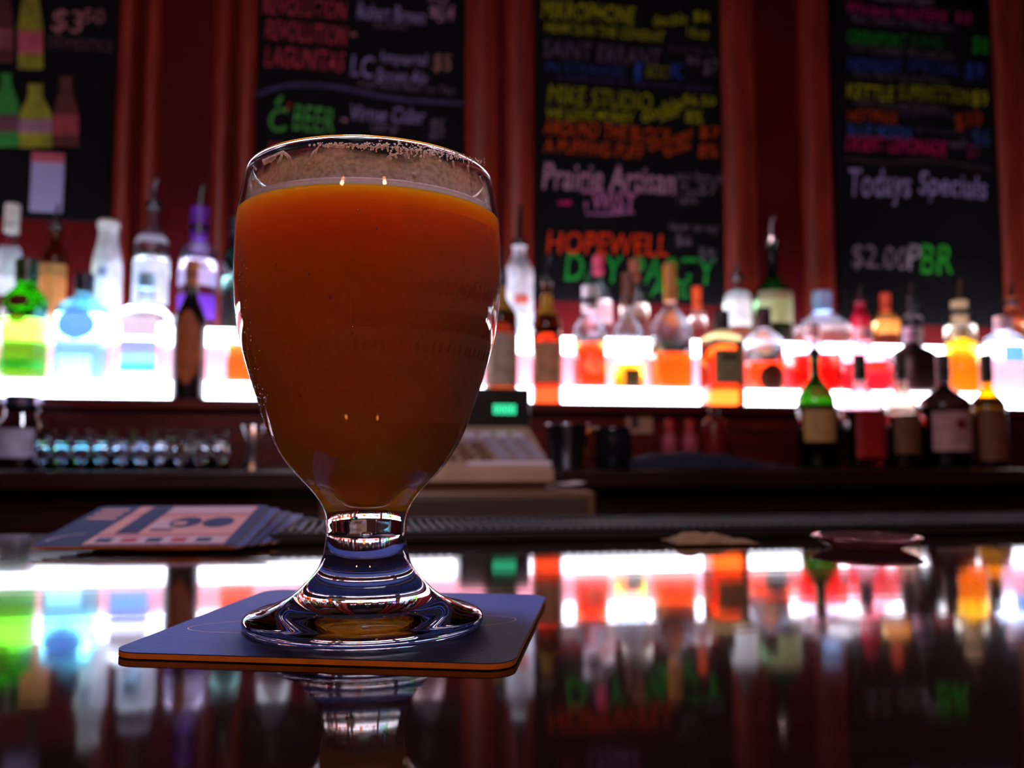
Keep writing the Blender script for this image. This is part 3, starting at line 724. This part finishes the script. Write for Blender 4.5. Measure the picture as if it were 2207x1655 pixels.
obj('dish_glass', lathe([(0, 0), (0.018, 0), (0.025, 0.003), (0.0285, 0.0055), (0.0290, 0.0060), (0.0275, 0.0062), (0.0235, 0.0045), (0.017, 0.0025), (0, 0.0025)], 48), mat('rose_glass', (190, 130, 135), 0.08, trans=0.92, ior=1.45), dish, True)

# ---------------------------------------------------------------- coasters


def rounded_square(s, rad, z0, z1, inset=0.0, nseg=8):
    bm = bmesh.new(); pts = []
    for cx, cy, a0 in ((s - rad, s - rad, 0), (-s + rad, s - rad, 90), (-s + rad, -s + rad, 180), (s - rad, -s + rad, 270)):
        for k in range(nseg + 1):
            a = math.radians(a0 + 90 * k / nseg); pts.append((cx + (rad - inset) * math.cos(a), cy + (rad - inset) * math.sin(a)))
    lo = [bm.verts.new((x, y, z0)) for x, y in pts]; hi = [bm.verts.new((x, y, z1)) for x, y in pts]; n = len(pts)
    for i in range(n): bm.faces.new((lo[i], lo[(i + 1) % n], hi[(i + 1) % n], hi[i]))
    bm.faces.new(lo); bm.faces.new(hi)
    return bm


KRAFT = mat('kraft_pulpboard', (240, 172, 84), 0.85, noise=(120, (214, 148, 70)))
NAVY = mat('navy_print', (36, 56, 132), 0.6, noise=(400, (32, 50, 120)), bump=(900, 0.08))
CS = 0.0504


def flat_ring(rx, ry, wd, z, n=72, a0=0, a1=2 * math.pi):
    bm = bmesh.new(); prev = None
    for i in range(n + 1):
        a = a0 + (a1 - a0) * i / n
        q = [bm.verts.new(((rx + k) * math.cos(a), (ry + k) * math.sin(a), z)) for k in (-wd / 2, wd / 2)]
        if prev: bm.faces.new((prev[0], prev[1], q[1], q[0]))
        prev = q
    return bm


CX, CY, CA = 0.0006, 0.2655, -0.288
co = thing('beer_coaster', 'navy square beer mat with a kraft edge under the beer glass', 'coaster', (CX, CY, 0.0003), CA)
obj('board', rounded_square(CS, 0.007, 0, 0.00125), KRAFT, co)
tp = obj('printed_face', rounded_square(CS, 0.007, 0.00125, 0.0015), NAVY, co)
GOLD = mat('pale_gold_print', (205, 165, 150), 0.6)
e1 = obj('printed_emblem', flat_ring(0.0465, 0.0125, 0.00028, 0.00158), GOLD, co); e1.rotation_euler = (0, 0, 0.27)
e1.location = (0.0, -0.008, 0)

# loose pile of coasters at the far edge of the bar
PRT = [mat('coaster_print_%d' % i, c_, 0.6) for i, c_ in enumerate(((34, 38, 76), (168, 116, 116), (140, 48, 66), (158, 130, 142), (58, 64, 104)))]


def printed(co_, z):
    def rect(x0, x1, y0, y1, m, nm='printed_block', k=0):
        zz = z + 0.00006 * (k + 1)
        b_ = bmesh.new(); b_.faces.new([b_.verts.new(q) for q in ((x0, y0, zz), (x1, y0, zz), (x1, y1, zz), (x0, y1, zz))])
        return obj(nm, b_, PRT[m], co_)
    rect(-0.026, 0.044, -0.047, 0.047, 1)
    rect(-0.024, 0.042, -0.045, -0.030, 3, k=1); rect(-0.010, 0.042, 0.028, 0.045, 3, k=1)
    for i in range(5): rect(-0.022 + i * 0.0125, -0.014 + i * 0.0125, -0.043, -0.034, 2 if i % 2 else 0, k=2)
    rect(-0.026, 0.044, -0.029, -0.026, 2, k=1); rect(-0.026, 0.044, 0.022, 0.025, 2, k=1)
    rect(-0.018, -0.006, -0.024, 0.046, 0, k=2)
    rect(-0.004, 0.006, -0.012, 0.008, 3, k=2); rect(-0.002, 0.010, -0.018, -0.014, 0, k=3)
    for s_ in (0.012, 0.030):
        b_ = bmesh.new(); b_.faces.new([b_.verts.new((s_ + 0.0085 * math.cos(a * math.pi / 12), 0.003 + 0.013 * math.sin(a * math.pi / 12), z + 0.00022)) for a in range(24)])
        obj('printed_oval', b_, PRT[0], co_)
    rect(0.006, 0.013, -0.004, 0.004, 1, k=4)
    for i in range(3): rect(-0.046, -0.030, 0.012 + i * 0.011, 0.018 + i * 0.011, 1, k=1)
    b_ = flat_ring(0.016, 0.016, 0.0012, z + 0.0002, 20, 1.7, 3.2)
    o_ = obj('printed_arc', b_, PRT[3], co_); o_.location = (-0.030, -0.040, 0)


fl, fr_ = on_bar(66, 1186, 0.0025), on_bar(500, 1182, 0.0025)
ang = math.atan2(fr_.y - fl.y, fr_.x - fl.x)
c0 = (fl + fr_) / 2
nv = Vector((-math.sin(ang), math.cos(ang), 0)); tv = Vector((math.cos(ang), math.sin(ang), 0))
TILTS = [8.2, 7.8, 6.2, 4.9, 3.4, 1.8, 0.0]; TH = 0.0011; DSL = [0.0014, 0.0095, 0.0100, 0.0105, 0.0110, 0.0120, 0.0]
zf_ = [0.0] * len(TILTS); zf_[-1] = 0.0004
for i in range(len(TILTS) - 2, -1, -1):
    zf_[i] = max(0.0004, zf_[i + 1] + TH + 0.00012 - DSL[i] * math.sin(math.radians(TILTS[i])))
for i, tl in enumerate(TILTS):
    tilt = math.radians(tl)
    yw_ = ang - 0.022 * i
    front = c0 + nv * sum(DSL[:i]) + tv * (0.0042 * i)
    nv_ = Vector((-math.sin(yw_), math.cos(yw_), 0))
    ctr = front + nv_ * (CS * math.cos(tilt))
    lab = 'topmost coaster of the loose pile with a busy red, cream and navy print' if i == 0 else '%s coaster from the top of the loose pile, showing only its edge' % ORD[i]
    t = thing('pile_coaster', lab, 'coaster', (ctr.x, ctr.y, zf_[i] + CS * math.sin(tilt)), 0, 'loose pile of coasters')
    t.rotation_euler = (tilt, 0, yw_)
    obj('board', rounded_square(CS, 0.005, 0, 0.00095), KRAFT if i != 2 else mat('grey_pulpboard', (150, 120, 110), 0.85), t)
    obj('printed_face', rounded_square(CS, 0.005, 0.00095, 0.00106), PRT[0] if i % 2 == 0 else PRT[4], t)
    if i == 0: printed(t, 0.00107)

# ---------------------------------------------------------------- the glass of beer
GX, GY, GZ = 0.0007, 0.2545, 0.0019
gb = thing('beer_glass', 'stemmed goblet of hazy amber beer standing on the navy coaster', 'glass of beer', (GX, GY, GZ))
outer = [(0.0, 0.0012), (0.020, 0.0012), (0.0300, 0.0003), (0.0325, 0.0), (0.0337, 0.0010), (0.0341, 0.0024), (0.0334, 0.0036), (0.0310, 0.0046), (0.0270, 0.0058), (0.0232, 0.0074), (0.0202, 0.0094), (0.0172, 0.0122), (0.0144, 0.0153), (0.0129, 0.0180), (0.0120, 0.0212),
         (0.0115, 0.0252), (0.0117, 0.0283), (0.0121, 0.0318), (0.0129, 0.0344), (0.0155, 0.0381), (0.0196, 0.0424), (0.0230, 0.0464), (0.0264, 0.0515), (0.0290, 0.0571), (0.0317, 0.0652), (0.0340, 0.0720), (0.0364, 0.0801), (0.0379, 0.0883), (0.0387, 0.0970), (0.0388, 0.1060), (0.0385, 0.1160), (0.0370, 0.1255), (0.0361, 0.1295)]
rim = [(0.0360, 0.1306), (0.0357, 0.1313), (0.0352, 0.1316), (0.0347, 0.1313), (0.0345, 0.1306)]
inner = [(0.0346, 0.1290), (0.0354, 0.1250), (0.0367, 0.1160), (0.0368, 0.1060), (0.0366, 0.0970), (0.0357, 0.0883), (0.0341, 0.0801), (0.0316, 0.0720), (0.0291, 0.0652), (0.0258, 0.0575), (0.0232, 0.0540), (0.0190, 0.0503), (0.0140, 0.0475), (0.0090, 0.0451), (0.0066, 0.0420), (0.0052, 0.0388), (0.0034, 0.0365), (0.0, 0.0357)]
outer = [(r_ * (0.99 if z_ > 0.03 else 0.992), z_ * 0.992) for r_, z_ in outer]; rim = [(r_ * 0.99, z_ * 0.992) for r_, z_ in rim]; inner = [(r_ * 0.99, z_ * 0.992) for r_, z_ in inner]
gprof = outer[:3] + smoothstep(outer[2:], 4)[1:] + smoothstep(rim, 2) + smoothstep(inner, 4)


def goblet_material():
    m = bpy.data.materials.new('clear_goblet_glass'); m.use_nodes = True; nt_ = m.node_tree; b = pri(m)
    b.inputs['Base Color'].default_value = (0.985, 0.985, 1, 1); b.inputs['Transmission Weight'].default_value = 1
    b.inputs['IOR'].default_value = 1.5; b.inputs['Roughness'].default_value = 0.0
    return m


obj('goblet', lathe(gprof, 128), goblet_material(), gb, True)
def inner_r(z):
    L = sorted((z_, r_) for r_, z_ in inner)
    for (za, ra), (zb_, rb_) in zip(L, L[1:]):
        if za <= z <= zb_: return ra + (rb_ - ra) * (z - za) / (zb_ - za)
    return L[-1][1]


# beer, reaching a hair into the wall so that no air gap shows
BZ = 0.1170
bp_ = [(r_ + 0.00012 if r_ > 0 else 0, z_ - (0.0001 if z_ < 0.04 else 0)) for r_, z_ in reversed(smoothstep(inner, 4)) if z_ < BZ]
bp_ += [(inner_r(BZ) + 0.0001, BZ), (0.030, BZ - 0.0006), (0, BZ - 0.0006)]
mb = bpy.data.materials.new('hazy_amber_beer'); mb.use_nodes = True; b = pri(mb)
b.inputs['Base Color'].default_value = (0.85, 0.37, 0.022, 1)
b.inputs['Subsurface Weight'].default_value = 1.0; b.inputs['Subsurface Radius'].default_value = (1.0, 0.62, 0.12); b.inputs['Subsurface Scale'].default_value = 0.024
b.inputs['Roughness'].default_value = 0.2; b.inputs['IOR'].default_value = 1.12
beer = obj('beer', lathe(bp_, 96), mb, gb, True)
FOAM = mat('foam_white', (240, 226, 224), 0.8, noise=(900, (214, 194, 196)))
translucent(FOAM, (240, 226, 224), 0.55)
obj('foam_ring', lathe([(inner_r(BZ) - 0.0001, BZ + 0.0002), (inner_r(BZ + 0.0018) - 0.0001, BZ + 0.0018), (0.0348, BZ + 0.0012), (0.0330, BZ + 0.0002)], 96, closed=True), FOAM, beer, True)


# thin dried film of foam on the inside of the wall above the beer
mf = bpy.data.materials.new('foam_film'); mf.use_nodes = True; ntf = mf.node_tree; b = pri(mf)
b.inputs['Base Color'].default_value = (*lin((214, 200, 214)), 1); b.inputs['Roughness'].default_value = 0.8
tc = ntf.nodes.new('ShaderNodeTexCoord'); n1 = ntf.nodes.new('ShaderNodeTexNoise'); n1.inputs['Scale'].default_value = 90; n1.inputs['Detail'].default_value = 5
n2 = ntf.nodes.new('ShaderNodeTexNoise'); n2.inputs['Scale'].default_value = 900
ntf.links.new(tc.outputs['Object'], n1.inputs['Vector']); ntf.links.new(tc.outputs['Object'], n2.inputs['Vector'])
sp = ntf.nodes.new('ShaderNodeSeparateXYZ'); ntf.links.new(tc.outputs['Object'], sp.inputs[0])
mr = ntf.nodes.new('ShaderNodeMapRange'); mr.inputs['From Min'].default_value = BZ + 0.0115; mr.inputs['From Max'].default_value = BZ + 0.004; mr.inputs['To Min'].default_value = -0.30; mr.inputs['To Max'].default_value = 0.30
ntf.links.new(sp.outputs['Z'], mr.inputs['Value'])
ad = ntf.nodes.new('ShaderNodeMath'); ad.operation = 'ADD'; ntf.links.new(n1.outputs['Fac'], ad.inputs[0]); ntf.links.new(mr.outputs[0], ad.inputs[1])
rp = ntf.nodes.new('ShaderNodeMapRange'); rp.inputs['From Min'].default_value = 0.38; rp.inputs['From Max'].default_value = 0.62; rp.inputs['To Min'].default_value = 0.02; rp.inputs['To Max'].default_value = 0.7
ntf.links.new(ad.outputs[0], rp.inputs['Value'])
mu = ntf.nodes.new('ShaderNodeMath'); mu.operation = 'MULTIPLY'; ntf.links.new(rp.outputs[0], mu.inputs[0])
m2 = ntf.nodes.new('ShaderNodeMapRange'); m2.inputs['From Min'].default_value = 0.3; m2.inputs['From Max'].default_value = 0.6; m2.inputs['To Min'].default_value = 0.6; m2.inputs['To Max'].default_value = 1.0
ntf.links.new(n2.outputs['Fac'], m2.inputs['Value']); ntf.links.new(m2.outputs[0], mu.inputs[1]); translucent(mf, (226, 214, 228), 0.65, mu.outputs[0])
fz = [BZ + 0.0018 + (0.1285 - BZ - 0.0018) * k / 10 for k in range(11)]
obj('foam_film', lathe([(inner_r(z_) - 0.00015, z_) for z_ in fz], 96), mf, gb, True)


def wall_point(px, py, dr=0.0003):
    """point of the inside of the near wall seen at this pixel"""
    d = (FWD + CR * ((px - IW / 2) / FPX) + CU * ((IH / 2 - py) / FPX)).normalized()
    r_ = 0.0352
    for _ in range(4):
        ox, oy = CAM.x - GX, CAM.y - GY
        A = d.x ** 2 + d.y ** 2; B = 2 * (ox * d.x + oy * d.y); C = ox * ox + oy * oy - r_ * r_
        disc = B * B - 4 * A * C
        if disc < 0: return None
        P = CAM + d * ((-B - math.sqrt(disc)) / (2 * A)); z_ = P.z - GZ
        r_ = inner_r(min(max(z_, 0.10), 0.129)) - dr
    return Vector((P.x - GX, P.y - GY, P.z - GZ))


def stamp(bm, P, rad):
    if P is None: return
    nrm = Vector((-P.x, -P.y, 0)).normalized(); tv_ = Vector((-nrm.y, nrm.x, 0)); up_ = Vector((0, 0, 1))
    ring = [bm.verts.new(P + (tv_ * math.cos(a * math.pi / 4) + up_ * math.sin(a * math.pi / 4)) * rad) for a in range(8)]
    top = bm.verts.new(P + nrm * rad * 0.35)
    for i in range(8): bm.faces.new((ring[i], ring[(i + 1) % 8], top))


def path(bm, pts, w0, w1):
    for (xa, ya), (xb, yb) in zip(pts, pts[1:]):
        L = math.hypot(xb - xa, yb - ya); n = max(2, int(L / 2.2))
        for i in range(n):
            t_ = i / n; f_ = random.uniform(0.8, 1.15)
            stamp(bm, wall_point(xa + (xb - xa) * t_, ya + (yb - ya) * t_), (w0 + (w1 - w0) * t_) * 0.000115 * f_)


bm = bmesh.new()
for pts, w0, w1 in (
        ([(574, 350), (590, 343), (605, 335), (615, 332), (624, 338), (631, 350), (633, 372), (632, 386)], 4, 4),
        ([(577, 354), (590, 347), (600, 342)], 7, 6), ([(612, 340), (606, 352), (600, 372), (594, 386)], 5, 4), ([(552, 362), (558, 367), (562, 370)], 4, 3),
        ([(552, 392), (560, 397), (570, 396)], 2.5, 2.5),
        ([(684, 327), (678, 336), (672, 346), (670, 356)], 3, 6.5), ([(690, 318), (684, 327)], 1.5, 2.5), ([(670, 316), (671, 318)], 3, 3), ([(680, 316), (681, 317)], 3, 2),
        ([(836, 342), (842, 336), (850, 337), (855, 344)], 3.5, 2.5), ([(838, 343), (840, 345)], 5, 5),
        ([(945, 350), (946, 362), (949, 384)], 4, 3), ([(972, 352), (975, 366), (979, 388)], 3.5, 3), ([(1003, 362), (1006, 380), (1008, 408)], 4, 3), ([(1028, 384), (1032, 398)], 3, 2), ([(890, 378), (888, 392)], 5, 4),
        ([(912, 334), (912, 346)], 3, 2), ([(878, 336), (880, 345)], 3, 2), ([(905, 340), (907, 352)], 3, 2)):
    path(bm, pts, w0, w1)
for i in range(520):                                   # bubbly lace under the lip
    x = random.uniform(688, 1046); u = (x - 688) / 358
    ymid = 316 + 2 * u + 60 * max(0, u - 0.25) ** 1.9
    spread = 4 + 9 * math.exp(-((u - 0.52) / 0.22) ** 2) + 9 * max(0, u - 0.6)
    y = ymid + random.gauss(0, 1) * spread * 0.55
    stamp(bm, wall_point(x, y), random.choice((1.2, 1.6, 2.0, 2.6)) * 0.000115)
for k in range(26):                                    # short drips hanging from the lace
    x = 770 + k * 10.5 + random.uniform(-3, 3); u = (x - 688) / 358
    y0 = 318 + 2 * u + 60 * max(0, u - 0.25) ** 1.9
    path(bm, [(x, y0), (x + 1, y0 + random.uniform(5, 15))], 2.6, 1.6)
lc_ = obj('foam_lacing', bm, FOAM, gb, True); lc_['kind'] = 'stuff'


# beads of condensation on the outside
def outer_r(z):
    L = sorted((z_, r_) for r_, z_ in outer[14:])
    for (za, ra), (zb_, rb_) in zip(L, L[1:]):
        if za <= z <= zb_: return ra + (rb_ - ra) * (z - za) / (zb_ - za)
    return L[-1][1]


bm = bmesh.new()
view = math.atan2(CAM.y - GY, CAM.x - GX)
for i in range(300):
    if i < 270: a = view - random.uniform(1.0, 1.75); z_ = random.uniform(0.055, 0.104)
    else: a = view + random.uniform(-1.6, 1.6); z_ = random.uniform(0.045, 0.118)
    r_ = outer_r(z_); s_ = random.uniform(0.00013, 0.00030) * (1.5 if random.random() < 0.08 else 1)
    n_ = Vector((math.cos(a), math.sin(a), 0)); P = n_ * r_ + Vector((0, 0, z_)); t_ = Vector((-n_.y, n_.x, 0))
    R1 = [bm.verts.new(P + (t_ * math.cos(q * math.pi / 3) + Vector((0, 0, 1.15)) * math.sin(q * math.pi / 3)) * s_) for q in range(6)]
    R2 = [bm.verts.new(P + n_ * s_ * 0.35 + (t_ * math.cos(q * math.pi / 3) + Vector((0, 0, 1.15)) * math.sin(q * math.pi / 3)) * s_ * 0.7) for q in range(6)]
    tp_ = bm.verts.new(P + n_ * s_ * 0.5)
    for q in range(6):
        bm.faces.new((R1[q], R1[(q + 1) % 6], R2[(q + 1) % 6], R2[q])); bm.faces.new((R2[q], R2[(q + 1) % 6], tp_))
    bm.faces.new(R1[::-1])
cb = obj('condensation_beads', bm, mat('water_beads', (250, 250, 255), 0.02, trans=1, ior=1.33), gb, True); cb['kind'] = 'stuff'


# fogged patch on the outside of the cold glass
mg = bpy.data.materials.new('condensation_fog'); mg.use_nodes = True; ntg = mg.node_tree; b = pri(mg)
b.inputs['Base Color'].default_value = (*lin((205, 190, 205)), 1); b.inputs['Roughness'].default_value = 0.7
tc = ntg.nodes.new('ShaderNodeTexCoord'); n1 = ntg.nodes.new('ShaderNodeTexNoise'); n1.inputs['Scale'].default_value = 28; n1.inputs['Detail'].default_value = 7
ntg.links.new(tc.outputs['Object'], n1.inputs['Vector'])
ds_ = ntg.nodes.new('ShaderNodeVectorMath'); ds_.operation = 'DISTANCE'; ntg.links.new(tc.outputs['Object'], ds_.inputs[0]); ds_.inputs[1].default_value = (0.036, -0.014, 0.075)
mr = ntg.nodes.new('ShaderNodeMapRange'); mr.inputs['From Min'].default_value = 0.062; mr.inputs['From Max'].default_value = 0.014; mr.inputs['To Min'].default_value = -0.25; mr.inputs['To Max'].default_value = 0.28
ntg.links.new(ds_.outputs['Value'], mr.inputs['Value'])
ad = ntg.nodes.new('ShaderNodeMath'); ad.operation = 'ADD'; ntg.links.new(n1.outputs['Fac'], ad.inputs[0]); ntg.links.new(mr.outputs[0], ad.inputs[1])
rp = ntg.nodes.new('ShaderNodeMapRange'); rp.inputs['From Min'].default_value = 0.35; rp.inputs['From Max'].default_value = 0.8; rp.inputs['To Min'].default_value = 0.0; rp.inputs['To Max'].default_value = 0.42
ntg.links.new(ad.outputs[0], rp.inputs['Value']); translucent(mg, (215, 200, 215), 0.4, rp.outputs[0])
fz = [0.040 + (0.112 - 0.040) * k / 24 for k in range(25)]
obj('condensation_fog', lathe([(outer_r(z_) + 0.00008, z_) for z_ in fz], 96), mg, gb, True)
# small inverted sphere added in the stem to shape a round reflection
bmb = bmesh.new(); bmesh.ops.create_icosphere(bmb, subdivisions=3, radius=0.0011)
for v in bmb.verts: v.co = Vector((v.co.x, v.co.y, v.co.z * 0.85 + 0.0262))
bmesh.ops.reverse_faces(bmb, faces=bmb.faces)
obj('stem_reflection', bmb, bpy.data.materials['clear_goblet_glass'], gb, True, recalc=False)
